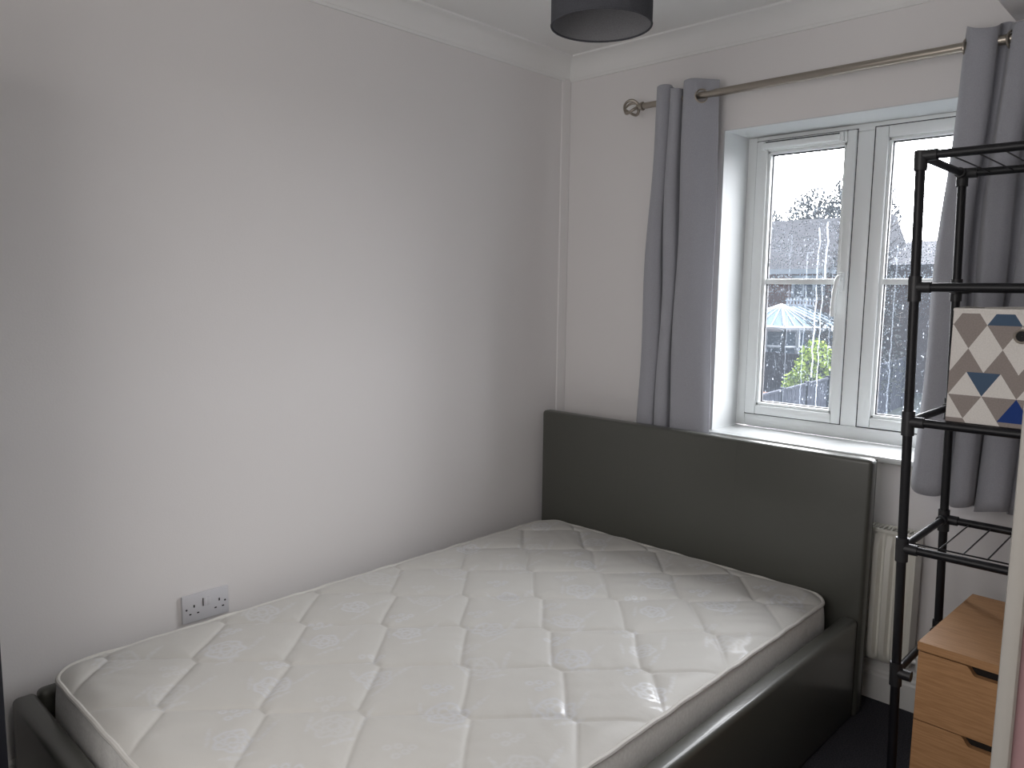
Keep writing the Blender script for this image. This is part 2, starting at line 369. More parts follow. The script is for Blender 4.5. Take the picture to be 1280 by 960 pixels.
# handle
bm = bmesh.new(); add_box(bm, (1.143, 0.166, 1.385), (1.166, 0.181, 1.455), 0.006)
hp = catmull([(1.155, 0.170, 1.43), (1.155, 0.150, 1.435), (1.153, 0.142, 1.42), (1.148, 0.140, 1.38), (1.144, 0.143, 1.33), (1.144, 0.145, 1.295)], 5)
add_tube(bm, hp, [0.0085]*len(hp), 12); wpart('handle', bm, M['upvc'])
bm = bmesh.new(); add_lathe(bm, [(0.0005, 0), (0.006, 0), (0.006, 0.004), (0.0005, 0.004)], (1.150, 0.1385, 1.415), 'Y', 16); wpart('handle_lock', bm, M['hole'])
# sill board
bm = bmesh.new(); add_box(bm, (X0-0.035, -0.045, Z0-0.02), (X1+0.035, 0.004, Z0), 0.006, 3); add_box(bm, (X0+0.001, -0.02, Z0-0.019), (X1-0.001, 0.20, Z0-0.0002))
wpart('window_sill', bm, M['sill'])
# ------------------------------------------------------------------ bed
HX0, HX1 = 0.045, 1.428
bed = tag(empty('bed_frame', (0.74, -1.2, 0)), 'low dark grey faux leather bed frame with a plain padded headboard below the window', 'bed frame')
def local(o, root): o.parent = root; o.matrix_parent_inverse = Matrix.Translation(-root.location); return o
def part(name, bm, m, root, smooth=True): return local(obj(name, bm, m, smooth=smooth), root)
bm = bmesh.new(); add_box(bm, (HX0, -0.190, 0.0), (HX1, -0.138, 0.858), 0.014, 4)
hb = part('headboard', bm, M['leather'], bed)
def seam(x):
    bm = bmesh.new(); add_box(bm, (x-0.0010, -0.1903, 0.35), (x+0.0010, -0.1895, 0.850), 0.0002, 1); return bm
for x in (0.505, 0.965): part('seam', seam(x), M['leather'], bed)
bm = bmesh.new(); add_tube(bm, [(HX1-.004, -0.1375, 0.02), (HX1-.004, -0.1375, 0.852), (HX0+.01, -0.1375, 0.852)], 0.0035, 8); part('piping', bm, M['leather'], bed)
def rail(lo, hi, name='side_rail'):
    bm = bmesh.new(); add_box(bm, lo, hi, 0.016, 4); part(name, bm, M['leather'], bed)
rail((1.366, -2.17, 0.0), (1.420, -0.191, 0.336))
rail((0.046, -2.17, 0.0), (0.086, -0.191, 0.330))
rail((0.060, -2.228, 0.0), (1.420, -2.172, 0.328), 'footboard')
bm = bmesh.new()
for k in range(14): add_box(bm, (0.08, -2.12+k*0.14, 0.170), (1.37, -2.06+k*0.14, 0.185), 0.003)
add_box(bm, (0.70, -2.17, 0.12), (0.74, -0.2, 0.170)); add_box(bm, (0.70, -1.2, 0.0), (0.74, -1.16, 0.12))
part('slat_base', bm, M['blackp'], bed)
# ------------------------------------------------------------------ mattress
MX0, MX1, MY0, MY1, MZ = 0.095, 1.335, -2.150, -0.198, 0.385
RC = 0.095
mat_ = tag(empty('mattress', (0.715, -1.17, 0.186)), 'bare white quilted mattress with floral ticking lying on the dark bed frame', 'mattress')
step = 0.0042
nx = int((MX1-MX0)/step)+1; ny = int((MY1-MY0)/step)+1
gx = np.linspace(MX0, MX1, nx); gy = np.linspace(MY0, MY1, ny)
GX, GY = np.meshgrid(gx, gy)
def rounded(GX, GY):
    cx = np.clip(GX, MX0+RC, MX1-RC); cy = np.clip(GY, MY0+RC, MY1-RC)
    a = GX-cx; b = GY-cy; h = np.hypot(a, b); s = np.where(h > 1e-9, np.maximum(abs(a), abs(b))/np.maximum(h, 1e-9), 1)
    return cx+a*s, cy+b*s
PX, PY = rounded(GX, GY)
# long thin hexagon quilting: short edges along x, diagonals
s_, dx_, dy_ = 0.035, 0.140, 0.160
segs = []
ox, oy = 0.480, -1.385
for i in range(-14, 15):
    for j in range(-14, 15):
        bx = ox + (i+j)*(s_+dx_); by = oy + (i-j)*dy_
        if MX0-.4 < bx < MX1+.4 and MY0-.4 < by < MY1+.4:
            segs += [((bx, by), (bx+s_, by)), ((bx+s_, by), (bx+s_+dx_, by+dy_)), ((bx+s_, by), (bx+s_+dx_, by-dy_))]
D = np.full(PX.shape, 9.0)
wob = 0.0035*np.sin(PX*9+PY*4)+0.003*np.sin(PY*11-PX*5)
QX, QY = PX+wob, PY+0.6*wob
for (ax, ay), (bx, by) in segs:
    vx, vy = bx-ax, by-ay; L2 = vx*vx+vy*vy
    tt = np.clip(((QX-ax)*vx+(QY-ay)*vy)/L2, 0, 1)
    D = np.minimum(D, np.hypot(QX-ax-tt*vx, QY-ay-tt*vy))
ex = np.minimum(PX-MX0, MX1-PX); ey = np.minimum(PY-MY0, MY1-PY)
cxx = np.clip(PX, MX0+RC, MX1-RC); cyy = np.clip(PY, MY0+RC, MY1-RC)
E_ = np.where((ex < RC) & (ey < RC), RC-np.hypot(PX-cxx, PY-cyy), np.minimum(ex, ey))
puff = 0.0095*(1-np.exp(-D/0.020)) - 0.0022*np.exp(-(D/0.0045)**2)
edge = np.clip(E_/0.06, 0, 1); edge = edge*(2-edge)
wr = 0.0008*np.sin(PX*60+3*np.sin(PY*17))*np.sin(PY*45+2*np.sin(PX*13))
PZ = MZ + (puff+wr)*(0.25+0.75*edge) + 0.009*edge - 0.003*(1-edge)
# floral motif mask
mot = np.zeros(PX.shape)
def rose(cx, cy, R, rot, k=1.0):
    dx = QX-cx; dy = QY-cy; r = np.hypot(dx, dy)/R; a = np.arctan2(dy, dx)+rot
    rim = 0.80+0.17*abs(np.cos(a*2.5))+0.05*np.sin(a*7+rot)
    mid = 0.50+0.12*np.cos(a*4+rot)+0.04*np.sin(a*9)
    m = np.exp(-((r-rim)/0.09)**2)
    m = np.maximum(m, np.exp(-((r-mid)/0.08)**2))
    m = np.maximum(m, np.exp(-((r-0.2-0.03*(a % (2*PI)))/0.07)**2)*(r < .48))
    m = np.maximum(m, ((np.sin(a*11+r*9) > .35) & (r < rim) & (r > mid))*0.6)
    return m*k
def sprig(cx, cy, R, k=1.0):
    m = np.zeros(QX.shape)
    for q in range(5):
        fx = cx + R*math.cos(q*2.4+.3)*(.35+.14*q); fy = cy + R*math.sin(q*2.4+.3)*(.35+.14*q)
        d = np.hypot(QX-fx, QY-fy)
        m = np.maximum(m, np.exp(-((d-R*.22)/(R*.085))**2))
    return m*k
def leaf(cx, cy, L, ang, k=.6):
    u = (QX-cx)*math.cos(ang)+(QY-cy)*math.sin(ang); v = -(QX-cx)*math.sin(ang)+(QY-cy)*math.cos(ang)
    wdt = L*.16*np.sqrt(np.clip(1-(u/L)**2, 0, 1))
    return ((abs(v-0.01*np.sin(u*30)) < wdt)*k)*(.5+.5*(np.sin(u*900*.35) > 0))
pr = random.Random(3)
for i in range(-6, 9):
    for j in range(-10, 12):
        cx = 0.06+i*0.27+0.135*(j % 2); cy = -2.2+j*0.205
        if not (MX0 < cx < MX1 and MY0 < cy < MY1): continue
        kk = pr.choice((.45, .8, 1.0)); cx += pr.uniform(-.02, .02); cy += pr.uniform(-.02, .02)
        mot = np.maximum(mot, rose(cx, cy, pr.uniform(.036, .050), pr.random()*6, kk))
        mot = np.maximum(mot, sprig(cx-0.095, cy+0.055, 0.034, kk))
        mot = np.maximum(mot, leaf(cx+0.058, cy-0.02, 0.04, 0.6+pr.random())*.9)
        mot = np.maximum(mot, leaf(cx-0.045, cy-0.035, 0.035, -0.5-pr.random())*.8)
        mot = np.maximum(mot, leaf(cx+0.02, cy+0.075, 0.045, 1.4+pr.random()*.5)*.7)
mot = np.clip(mot, 0, 1)
co = np.stack([PX, PY, PZ], -1).reshape(-1, 3)
I = np.arange(nx*ny).reshape(ny, nx)
F = np.stack([I[:-1, :-1], I[:-1, 1:], I[1:, 1:], I[1:, :-1]], -1).reshape(-1, 4)
me = bpy.data.meshes.new('quilted_top')
me.vertices.add(len(co)); me.vertices.foreach_set('co', co.ravel().astype(np.float32))
me.loops.add(F.size); me.loops.foreach_set('vertex_index', F.ravel().astype(np.int32))
me.polygons.add(len(F)); me.polygons.foreach_set('loop_start', np.arange(0, F.size, 4, dtype=np.int32))
try: me.polygons.foreach_set('loop_total', np.full(len(F), 4, dtype=np.int32))
except Exception: pass
me.update(calc_edges=True); me.validate()
at = me.attributes.new('motif', 'FLOAT', 'POINT'); at.data.foreach_set('value', mot.ravel().astype(np.float32))
me.polygons.foreach_set('use_smooth', [True]*len(me.polygons)); me.materials.append(M['quilt'])
qt = bpy.data.objects.new('quilted_top', me); COL.objects.link(qt); local(qt, mat_)
# outline, border, piping
def outline(inset=0.0, n=14, dens=0.0125):
    pts = []; x0, x1, y0, y1 = MX0+inset, MX1-inset, MY0+inset, MY1-inset; r = RC-inset
    cs = [(x1-r, y0+r, -PI/2), (x1-r, y1-r, 0), (x0+r, y1-r, PI/2), (x0+r, y0+r, PI)]
    for q, (cx, cy, a0) in enumerate(cs):
        for k in range(n+1):
            a = a0+PI/2*k/n; pts.append(Vector((cx+r*math.cos(a), cy+r*math.sin(a), 0)))
        nxq = cs[(q+1) % 4]; a1 = nxq[2]
        e = Vector((nxq[0]+r*math.cos(a1), nxq[1]+r*math.sin(a1), 0)); p = pts[-1]; L = (e-p).length; m = int(L/dens)
        for k in range(1, m): pts.append(p.lerp(e, k/m))
    return pts
ol = outline(); bm = bmesh.new()
cen = Vector(((MX0+MX1)/2, (MY0+MY1)/2, 0)); levels = 12; rings = []
for L in range(levels+1):
    t = L/levels; z = MZ-0.004-(MZ-0.004-0.190)*t; ring = []; s = 0.0
    for i, p in enumerate(ol):
        s += (p-ol[i-1]).length if i else 0
        tang = (ol[(i+1) % len(ol)]-ol[i-1]).normalized(); nrm = Vector((tang.y, -tang.x, 0))
        b = 0.010*math.sin(PI*t)**0.6 - 0.003*math.exp(-(((s+0.0375) % 0.075-0.0375)/0.006)**2)*math.sin(PI*t)
        ring.append(bm.verts.new((p.x+nrm.x*b, p.y+nrm.y*b, z)))
    rings.append(ring)
n = len(ol)
for A, B in zip(rings, rings[1:]):
    for k in range(n): bm.faces.new((A[k], B[k], B[(k+1) % n], A[(k+1) % n]))
bm.faces.new(rings[-1][::-1])
part('border', bm, M['ticking'], mat_)
for z in (MZ-0.001, 0.193):
    bm = bmesh.new(); pts = [Vector((p.x, p.y, z+0.0018*math.sin(i*0.55)*math.sin(i*0.13))) for i, p in enumerate(ol)]
    add_tube(bm, pts, 0.0065, 8, closed=True); part('piping', bm, M['tape'], mat_)
# ------------------------------------------------------------------ socket
so = tag(empty('wall_socket', (0, -1.692, 0.402)), 'white double plug socket with two rocker switches on the left wall above the mattress', 'socket')
bm = bmesh.new(); add_box(bm, (0.0, -1.765, 0.359), (0.010, -1.619, 0.446), 0.003); part('faceplate', bm, M['plastic'], so)
for y in (-1.700, -1.690):
    bm = bmesh.new(); add_box(bm, (0.009, y-0.0005, 0.402), (0.0135, y+0.012, 0.428), 0.0015)
    sw = part('rocker_switch', bm, M['plastic'], so)
    bm = bmesh.new(); add_box(bm, (0.0098, y-0.0022, 0.403), (0.0125, y-0.0006, 0.427)); part('switch_gap', bm, M['hole'], so, smooth=False)
for cy in (-1.731, -1.652):
    for dy, dz, w2, h2 in ((0.002, 0.007, .0022, .0042), (-0.0105, -0.016, .0034, .0020), (0.0135, -0.016, .0034, .0020)):
        bm = bmesh.new(); add_box(bm, (0.0095, cy+dy-w2, 0.402+dz-h2), (0.0104, cy+dy+w2, 0.402+dz+h2)); part('pin_hole', bm, M['hole'], so, smooth=False)
for cy in (-1.7525, -1.6315):
    bm = bmesh.new(); add_lathe(bm, [(0.0003, 0.0104), (0.0030, 0.0104), (0.0033, 0.0095)], (0, cy, 0.402), 'X', 14); part('screw', bm, M['rubber'], so)
# ------------------------------------------------------------------ pendant drum shade
px_, py_ = 1.000, -1.075
la = tag(empty('pendant_light', (px_, py_, CZ)), 'charcoal fabric drum shade pendant hanging from the ceiling', 'ceiling light')
zb, zt, R_ = 2.036, 2.215, 0.1255
bm = bmesh.new(); add_lathe(bm, [(R_, zb), (R_+.0012, zb+.001), (R_+.0015, zt), (R_, zt)], (px_, py_, 0), 'Z', 64)
part('lamp_shade', bm, M['shade'], la)
bm = bmesh.new(); add_lathe(bm, [(R_, zt), (R_-.001, zt), (R_-.001, zb), (R_, zb)], (px_, py_, 0), 'Z', 64); part('shade_lining', bm, M['shade_in'], la)
bm = bmesh.new(); add_tube(bm, [(px_+R_*math.cos(a), py_+R_*math.sin(a), zb) for a in np.linspace(0, 2*PI, 64, endpoint=False)], 0.0026, 8, closed=True); part('rim', bm, M['shade'], la)
bm = bmesh.new(); add_tube(bm, [(px_+R_*math.cos(a), py_+R_*math.sin(a), zt) for a in np.linspace(0, 2*PI, 64, endpoint=False)], 0.0026, 8, closed=True); part('rim', bm, M['shade'], la)
bm = bmesh.new()
for k in range(3): a = 2*PI*k/3; add_tube(bm, [(px_+.02*math.cos(a), py_+.02*math.sin(a), zt-.012), (px_+R_*math.cos(a), py_+R_*math.sin(a), zt)], 0.0016, 6)
add_tube(bm, [(px_+.021*math.cos(a), py_+.021*math.sin(a), zt-.012) for a in np.linspace(0, 2*PI, 20, endpoint=False)], 0.002, 6, closed=True)
part('spider', bm, M['nickel'], la)
bm = bmesh.new(); add_lathe(bm, [(0.0, zt+.03), (0.012, zt+.028), (0.018, zt+.005), (0.019, zt-.04), (0.0, zt-.04)], (px_, py_, 0), 'Z', 20); part('bulb_holder', bm, M['plastic'], la)
bm = bmesh.new(); add_tube(bm, [(px_, py_, zt+.025), (px_, py_, CZ-.02)], 0.003, 8); part('cord', bm, M['plastic'], la)
bm = bmesh.new(); add_lathe(bm, [(0.0, CZ-.028), (0.02, CZ-.026), (0.042, CZ-.008), (0.044, CZ), (0, CZ)], (px_, py_, 0), 'Z', 28); part('ceiling_rose', bm, M['plastic'], la)
# ------------------------------------------------------------------ curtain rod
RY, RZ = -0.090, 2.094
rod = tag(empty('curtain_rod', (1.2, RY, RZ)), 'brushed nickel curtain pole with an open twisted finial above the window', 'curtain rod')
bm = bmesh.new(); add_tube(bm, [(0.452, RY, RZ), (0.775, RY, RZ)], 0.0115, 20); part('inner_pole', bm, M['nickel'], rod)
bm = bmesh.new(); add_tube(bm, [(0.765, RY, RZ), (2.05, RY, RZ)], 0.0138, 20); part('outer_pole', bm, M['nickel'], rod)
def finial(x, s):
    bm = bmesh.new()
    add_lathe(bm, [(.0115, 0), (.016, -s*.002), (.016, -s*.010), (.011, -s*.013), (.011, -s*.022), (.014, -s*.026), (.009, -s*.032), (0, -s*.034)] if s > 0 else
              [(.0115, 0), (.016, .002), (.016, .010), (.011, .013), (.011, .022), (.014, .026), (.009, .032), (0, .034)], (x, RY, RZ), 'X', 24)
    for q in range(4):
        pts = []; rr = []
        for k in range(23):
            t = k/22; r = 0.0325*math.sin(PI*t**0.85)**0.62 if 0 < t < 1 else 0
            a = q*PI/2+t*0.7+0.45
            pts.append((x-s*(0.024+0.066*t), RY+r*math.cos(a), RZ+r*math.sin(a))); rr.append(0.0062-0.0018*t)
        add_tube(bm, pts, rr, 10)
    add_lathe(bm, [(0.0, -.006), (.006, -.002), (.005, .004), (0, .008)], (x-s*0.091, RY, RZ), 'X', 12)
    part('finial', bm, M['nickel'], rod)
finial(0.455, 1); finial(2.046, -1)
for x in (0.60, 1.99):
    bm = bmesh.new(); add_tube(bm, [(x, 0.0, RZ-.002), (x, RY, RZ-.002)], 0.006, 10); add_lathe(bm, [(0, -.006), (.022, -.006), (.024, 0.0), (0, 0.0)], (x, 0, RZ-.002), 'Y', 20)
    part('bracket', bm, M['nickel'], rod)
# ------------------------------------------------------------------ curtains
def curtain(name, top, bot, z1, hem, label, rings, parts_y=0.0, bowf=1.0):
    n = 12
    T = catmull(top, n); B = catmull(bot, n)
    root = tag(empty(name, (float(np.mean([p[0] for p in top])), RY, z1(0.5) if callable(z1) else z1)), label, 'curtain', 'grey eyelet curtains')
    bm = bmesh.new(); R = []; rowt = [k*0.0025 for k in range(36)]+list(np.linspace(0.0925, 1, 36)); rows = len(rowt)-1
    for r in range(rows+1):
        t = rowt[r]; f = t**bowf
        ring = []
        for i, (a, b) in enumerate(zip(T, B)):
            u = i/(len(T)-1)
            za = z1(u) if callable(z1) else z1; zb2 = hem(u)
            p = a*(1-f)+b*f
            p = p + np.array([0.006*math.sin(3.1*t*PI+u*5), 0.004*math.sin(2.3*t*PI+u*9)])*math.sin(PI*t)
            ring.append(bm.verts.new((p[0], p[1], za+(zb2-za)*t)))
        R.append(ring)
    def inhole(f4):
        c = sum((v.co for v in f4), Vector())/4
        return any((c-Vector((x, y, RZ-.004))).length < 0.023 for x, y, _ in rings)
    for A, Bq in zip(R, R[1:]):
        for k in range(len(A)-1):
            q4 = (A[k], A[k+1], Bq[k+1], Bq[k])
            if not inhole(q4): bm.faces.new(q4)
    o = part('cloth', bm, M['curtain'], root)
    md = o.modifiers.new('thickness', 'SOLIDIFY'); md.thickness = 0.0025; md.offset = 0
    for (x, y, ang) in rings:
        bm = bmesh.new(); pts = []
        for k in range(28):
            a = 2*PI*k/28; pts.append((x+0.024*math.cos(a)*math.cos(ang), y+0.024*math.cos(a)*math.sin(ang), RZ-.004+0.024*math.sin(a)))
        add_tube(bm, pts, 0.0035, 8, closed=True); part('eyelet', bm, M['nickel'], root)
    return root
curtain('curtain',
    [(.522, -.070), (.530, -.112), (.556, -.122), (.578, -.100), (.574, -.072), (.586, -.070), (.590, -.112), (.610, -.124), (.628, -.112), (.630, -.076), (.642, -.070), (.646, -.110), (.662, -.126), (.690, -.118), (.725, -.084), (.765, -.062)],
    [(.478, -.072), (.482, -.112), (.520, -.122), (.552, -.108), (.552, -.076), (.564, -.074), (.568, -.112), (.594, -.122), (.620, -.110), (.622, -.078), (.634, -.074), (.640, -.112), (.665, -.124), (.715, -.122), (.768, -.104), (.790, -.074)],
    lambda u: 2.140+0.012*math.sin(u*9), lambda u: 0.775+0.006*math.sin(u*11),
    'grey eyelet curtain gathered narrow left of the window, hem hidden behind the headboard', [(.7125, -.096, 0.77)])
rt = [(1.572, -.072), (1.578, -.104), (1.600, -.124), (1.640, -.122), (1.658, -.104), (1.656, -.070), (1.675, -.062), (1.690, -.085), (1.700, -.120), (1.735, -.126), (1.760, -.115), (1.765, -.075), (1.785, -.062), (1.80, -.090), (1.815, -.122), (1.85, -.126), (1.875, -.110), (1.88, -.072), (1.90, -.062), (1.92, -.09), (1.935, -.124), (1.97, -.120), (1.99, -.08)]
rb = [(1.515, -.078), (1.520, -.100), (1.545, -.128), (1.595, -.130), (1.612, -.112), (1.605, -.080), (1.620, -.070), (1.630, -.105), (1.652, -.132), (1.685, -.130), (1.694, -.100), (1.690, -.076), (1.703, -.070), (1.700, -.108), (1.735, -.132), (1.772, -.130), (1.782, -.100), (1.778, -.075), (1.80, -.07), (1.82, -.10), (1.85, -.13), (1.90, -.12), (1.94, -.08)]
curtain('curtain', rt, rb, lambda u: 2.138+0.012*math.sin(u*26+1.2), lambda u: 0.785-0.05*min(1, u*2.2)*(1-0.25*u)+0.010*math.sin(u*27+2),
    'grey eyelet curtain hanging right of the window, behind the black shelf unit', [(1.578, -.092, 1.35), (1.690, -.090, 1.2), (1.795, -.09, 1.2)], bowf=0.8)
# ------------------------------------------------------------------ radiator
ra = tag(empty('radiator', (1.16, -0.07, 0.16)), 'cream ribbed panel radiator on the wall below the window sill, half hidden by the headboard', 'radiator')
bm = bmesh.new(); xa, xb, za_, zb_ = 0.78, 1.545, 0.170, 0.612
prof = [(xa, -0.092), (xa+.03, -0.096)]
x = xa+.03; 
while x < xb-.045:
    prof += [(x+.003, -0.090), (x+.010, -0.105), (x+.027, -0.105), (x+.034, -0.090)]; x += 0.0375
prof += [(xb-.012, -0.096), (xb, -0.092)]
levels = [(za_, 0.55, 0), (za_+.012, .9, 0), (za_+.03, 1, 0), (za_+.045, 1, 1), (zb_-.055, 1, 1), (zb_-.04, 1, 0), (zb_-.012, .9, 0), (zb_, 0.55, 0)]
Rg = []
for z, d, fl in levels:
    Rg.append([bm.verts.new((px, -0.060+(((py if fl else max(py, -0.098))+0.060)*d), z)) for px, py in prof])
for A, B in zip(Rg, Rg[1:]):
    for k in range(len(A)-1): bm.faces.new((A[k], A[k+1], B[k+1], B[k]))
add_box(bm, (xa, -0.062, za_), (xb, -0.050, zb_))
part('front_panel', bm, M['radiator'], ra)
bm = bmesh.new(); add_box(bm, (xa+.005, -0.104, zb_-.03), (xa+.0, -0.04, zb_)); bm.free()
for xx in (xa-.002, xb-.001):
    bm = bmesh.new(); add_box(bm, (xx, -0.098, za_+.01), (xx+.004, -0.030, zb_+.006), 0.0015); part('side_cover', bm, M['radiator'], ra)
bm = bmesh.new(); add_box(bm, (xa, -0.098, zb_-.002), (xb, -0.092, zb_+.008)); add_box(bm, (xa, -0.036, zb_-.002), (xb, -0.030, zb_+.008))
k = xa+.006
while k < xb-.01: add_box(bm, (k, -0.094, zb_+.001), (k+.005, -0.034, zb_+.006)); k += 0.013
part('top_grille', bm, M['radiator'], ra, smooth=False)
bm = bmesh.new(); add_box(bm, (xa, -0.040, za_), (xb, -0.030, zb_)); add_box(bm, (xa+.1, -0.03, za_+.1), (xa+.13, -.002, zb_-.1)); add_box(bm, (xb-.13, -0.03, za_+.1), (xb-.1, -.002, zb_-.1)); part('back_panel', bm, M['radiator'], ra, smooth=False)
bm = bmesh.new(); add_tube(bm, [(xb, -.07, .20), (xb+.03, -.07, .20)], .009, 12); add_lathe(bm, [(0, .172), (.014, .174), (.015, .190), (.013, .225), (.010, .232), (0, .234)], (xb+.033, -.07, 0), 'Z', 18)
add_tube(bm, [(xb+.033, -.07, .18), (xb+.033, -.07, .0)], .0075, 12); part('valve', bm, M['gloss'], ra)
# ------------------------------------------------------------------ black shelf unit
YF, YB, SX, SW = -0.680, -0.325, 1.692, 0.44
lean = 0.0240
tiers = [0.430, 0.752, 1.068, 1.393, 1.700]
sh = tag(empty('shelf_unit', (SX, YF, 0)), 'freestanding black tube and wire shelf unit standing in front of the right curtain', 'shelf unit')
def X(x, z): return x-lean*z
for x in (SX, SX+SW):
    for y in (YF, YB):
        bm = bmesh.new(); add_tube(bm, [(X(x, 0), y, 0.012), (X(x, 1.700), y, 1.700)], 0.0112, 14); part('post', bm, M['black'], sh)
        bm = bmesh.new(); add_lathe(bm, [(0, 0), (.015, 0), (.015, .03), (.012, .034)], (X(x, 0), y, 0), 'Z', 16); part('foot', bm, M['blackp'], sh)
        for i, z in enumerate(tiers):
            bm = bmesh.new(); top = i == 4
            add_tube(bm, [(X(x, z-.034), y, z-.034), (X(x, z+(.012 if top else .026)), y, z+(.012 if top else .026))], 0.0148, 16)
            sgn = 1 if x == SX else -1
            sy = 1 if y == YF else -1
            add_tube(bm, [(X(x, z), y, z), (X(x, z)+sgn*.036, y, z)], 0.0135, 14)
            add_tube(bm, [(X(x, z), y, z), (X(x, z), y+sy*.030, z)], 0.0135, 14)
            part('connector', bm, M['blackp'], sh)
for i, z in enumerate(tiers):
    xl = X(SX, z)
    for x in (xl, xl+SW):
        bm = bmesh.new(); add_tube(bm, [(x, YF, z), (x, YB, z)], 0.0095, 12); part('side_rail', bm, M['black'], sh)
    if i == 0: continue
    for y in (YF, YB):
        bm = bmesh.new(); add_tube(bm, [(xl, y, z), (xl+SW, y, z)], 0.0105, 12); part('rail', bm, M['black'], sh)
    bm = bmesh.new(); zz = z-.006
    add_tube(bm, [(xl, YF+(.012 if i == 4 else .075), zz), (xl+SW, YF+(.012 if i == 4 else .075), zz)], 0.0021, 6); add_tube(bm, [(xl, YB, zz), (xl+SW, YB, zz)], 0.0021, 6)
    k = 0.065
    while k < SW-.02: add_tube(bm, [(xl+k, YB, zz+.004), (xl+k, YF+(.0 if i == 4 else .072), zz)], 0.0019, 6); k += 0.0525
    part('wire_shelf', bm, M['black'], sh)
# ------------------------------------------------------------------ chest of drawers
CX0, CX1, CYF, CYB, CH = 0.0, 0.385, 0.0, 0.435, 0.552
ch = empty('chest_of_drawers', (1.742, -0.742, 0)); ch.rotation_euler = (0, 0, math.radians(-1.8))
tag(ch, 'light oak veneer chest of drawers with scooped handle cutouts, standing within the black shelf unit', 'chest of drawers')
def cpart(name, bm, m, smooth=True): return obj(name, bm, m, ch, smooth)
bm = bmesh.new(); add_box(bm, (CX0, CYF, CH-.021), (CX1, CYB, CH), .0015, 1); cpart('top', bm, M['oak'])
bm = bmesh.new(); add_box(bm, (.002, .020, 0), (.018, CYB-.002, CH-.021)); add_box(bm, (CX1-.018, .020, 0), (CX1-.002, CYB-.002, CH-.021)); add_box(bm, (.018, CYB-.012, 0), (CX1-.018, CYB-.002, CH-.021)); add_box(bm, (.018, .03, 0), (CX1-.018, CYB-.012, .03))
cpart('carcass', bm, M['oak'], False)
bm = bmesh.new(); add_box(bm, (.018, .022, .03), (CX1-.018, .028, CH-.0215)); cpart('shade_backing', bm, M['dark_gap'], False)  # near-black sheet standing in for the shade behind the drawer fronts
zt_ = CH-.0245
for q in range(3):
    h = 0.1695; z1 = zt_-q*(h+.003); z0 = z1-h
    a, b = .105, .280; c_ = (a+b)/2
    prof = [(.003, z1), (a, z1)]
    for k in range(1, 7): t = k/6; prof.append((a+.022*t, z1-.020*(0.5-0.5*math.cos(PI*t))))
    prof += [(b-.022, z1-.020)]
    for k in range(1, 7): t = k/6; prof.append((b-.022+.022*t, z1-.020*(0.5+0.5*math.cos(PI*t))))
    prof += [(CX1-.003, z1), (CX1-.003, z0), (.003, z0)]
    bm = bmesh.new(); extrude_poly(bm, [(x_, .003, z_) for x_, z_ in prof], (0, .017, 0)); cpart('drawer_front', bm, M['oak'], False)
# ------------------------------------------------------------------ basket
BX, BY, BZ, BW, BD, BH = 1.746, -0.675, 1.076, 0.275, 0.27, 0.270
ba = tag(empty('storage_basket', (BX, BY, BZ)), 'fabric storage basket with taupe, cream and blue triangles on the black shelf unit', 'basket')
pmats = [M['b_taupe'], M['b_cream'], M['b_slate'], M['b_blue']]
RH, TB = 0.0545, 0.0690
# each row from the top: (z of row top, offset of up-pointing apex, colours of up triangles, colours of down triangles)
rows = [(0.035, [0, 2, 0, 0, 0], [1, 1, 1, 1, 1], 0.0), (0.0, [1, 1, 1, 1, 1], [0, 0, 0, 0, 0], .5), (0, [0, 0, 0, 0, 0], [1, 1, 1, 1, 1], 0.0),
        (0, [1, 1, 1, 1, 1], [2, 0, 0, 2, 0], 0.0), (0, [1, 3, 1, 1, 1], [0, 0, 0, 0, 0], .5), (0, [0, 1, 0, 1, 0], [1, 0, 1, 0, 0], 0.0)]
def clip(poly, axis, val, keep_less):
    out = []
    for i in range(len(poly)):
        a, b = poly[i-1], poly[i]
        ia = (a[axis] <= val) == keep_less or a[axis] == val; ib = (b[axis] <= val) == keep_less or b[axis] == val
        if ia != ib:
            t = (val-a[axis])/(b[axis]-a[axis]); out.append((a[0]+(b[0]-a[0])*t, a[1]+(b[1]-a[1])*t))
        if ib: out.append(b)
    return out
def tri_face(bm, W, H, mapf):
    ztop = H-0.008; z = ztop+RH*0.45
    for r, (_, ups, downs, off) in enumerate(rows):
        z1 = z-r*RH; z0 = z1-RH
        for k in range(-2, 6):
            ax = 0.036+(k+off)*TB
            up = [(ax, z1), (ax-TB/2, z0), (ax+TB/2, z0)]; dn = [(ax, z1), (ax+TB/2, z0), (ax+TB, z1)]
            for poly, cols in ((up, ups), (dn, downs)):
                q = clip(poly, 1, ztop, True); q = clip(q, 1, 0.004, False) if q else q
                q = clip(q, 0, 0.0, False) if q else q; q = clip(q, 0, W, True) if q else q
                if len(q) >= 3:
                    q2 = []
                    for p in q:
                        if not q2 or math.hypot(p[0]-q2[-1][0], p[1]-q2[-1][1]) > 1e-6: q2.append(p)
                    if len(q2) >= 3:
                        try:
                            f = bm.faces.new([bm.verts.new(mapf(*p)) for p in q2]); f.material_index = cols[k % 5]
                        except ValueError: pass
bm = bmesh.new()
tri_face(bm, BW, BH, lambda u, z: (u, 0, z)); tri_face(bm, BD, BH, lambda u, z: (0, BD-u, z)); tri_face(bm, BD, BH, lambda u, z: (BW, u, z)); tri_face(bm, BW, BH, lambda u, z: (BW-u, BD, z))
bmesh.ops.recalc_face_normals(bm, faces=bm.faces[:])
obj('patterned_cover', bm, pmats, ba)
bm = bmesh.new(); i_ = .004
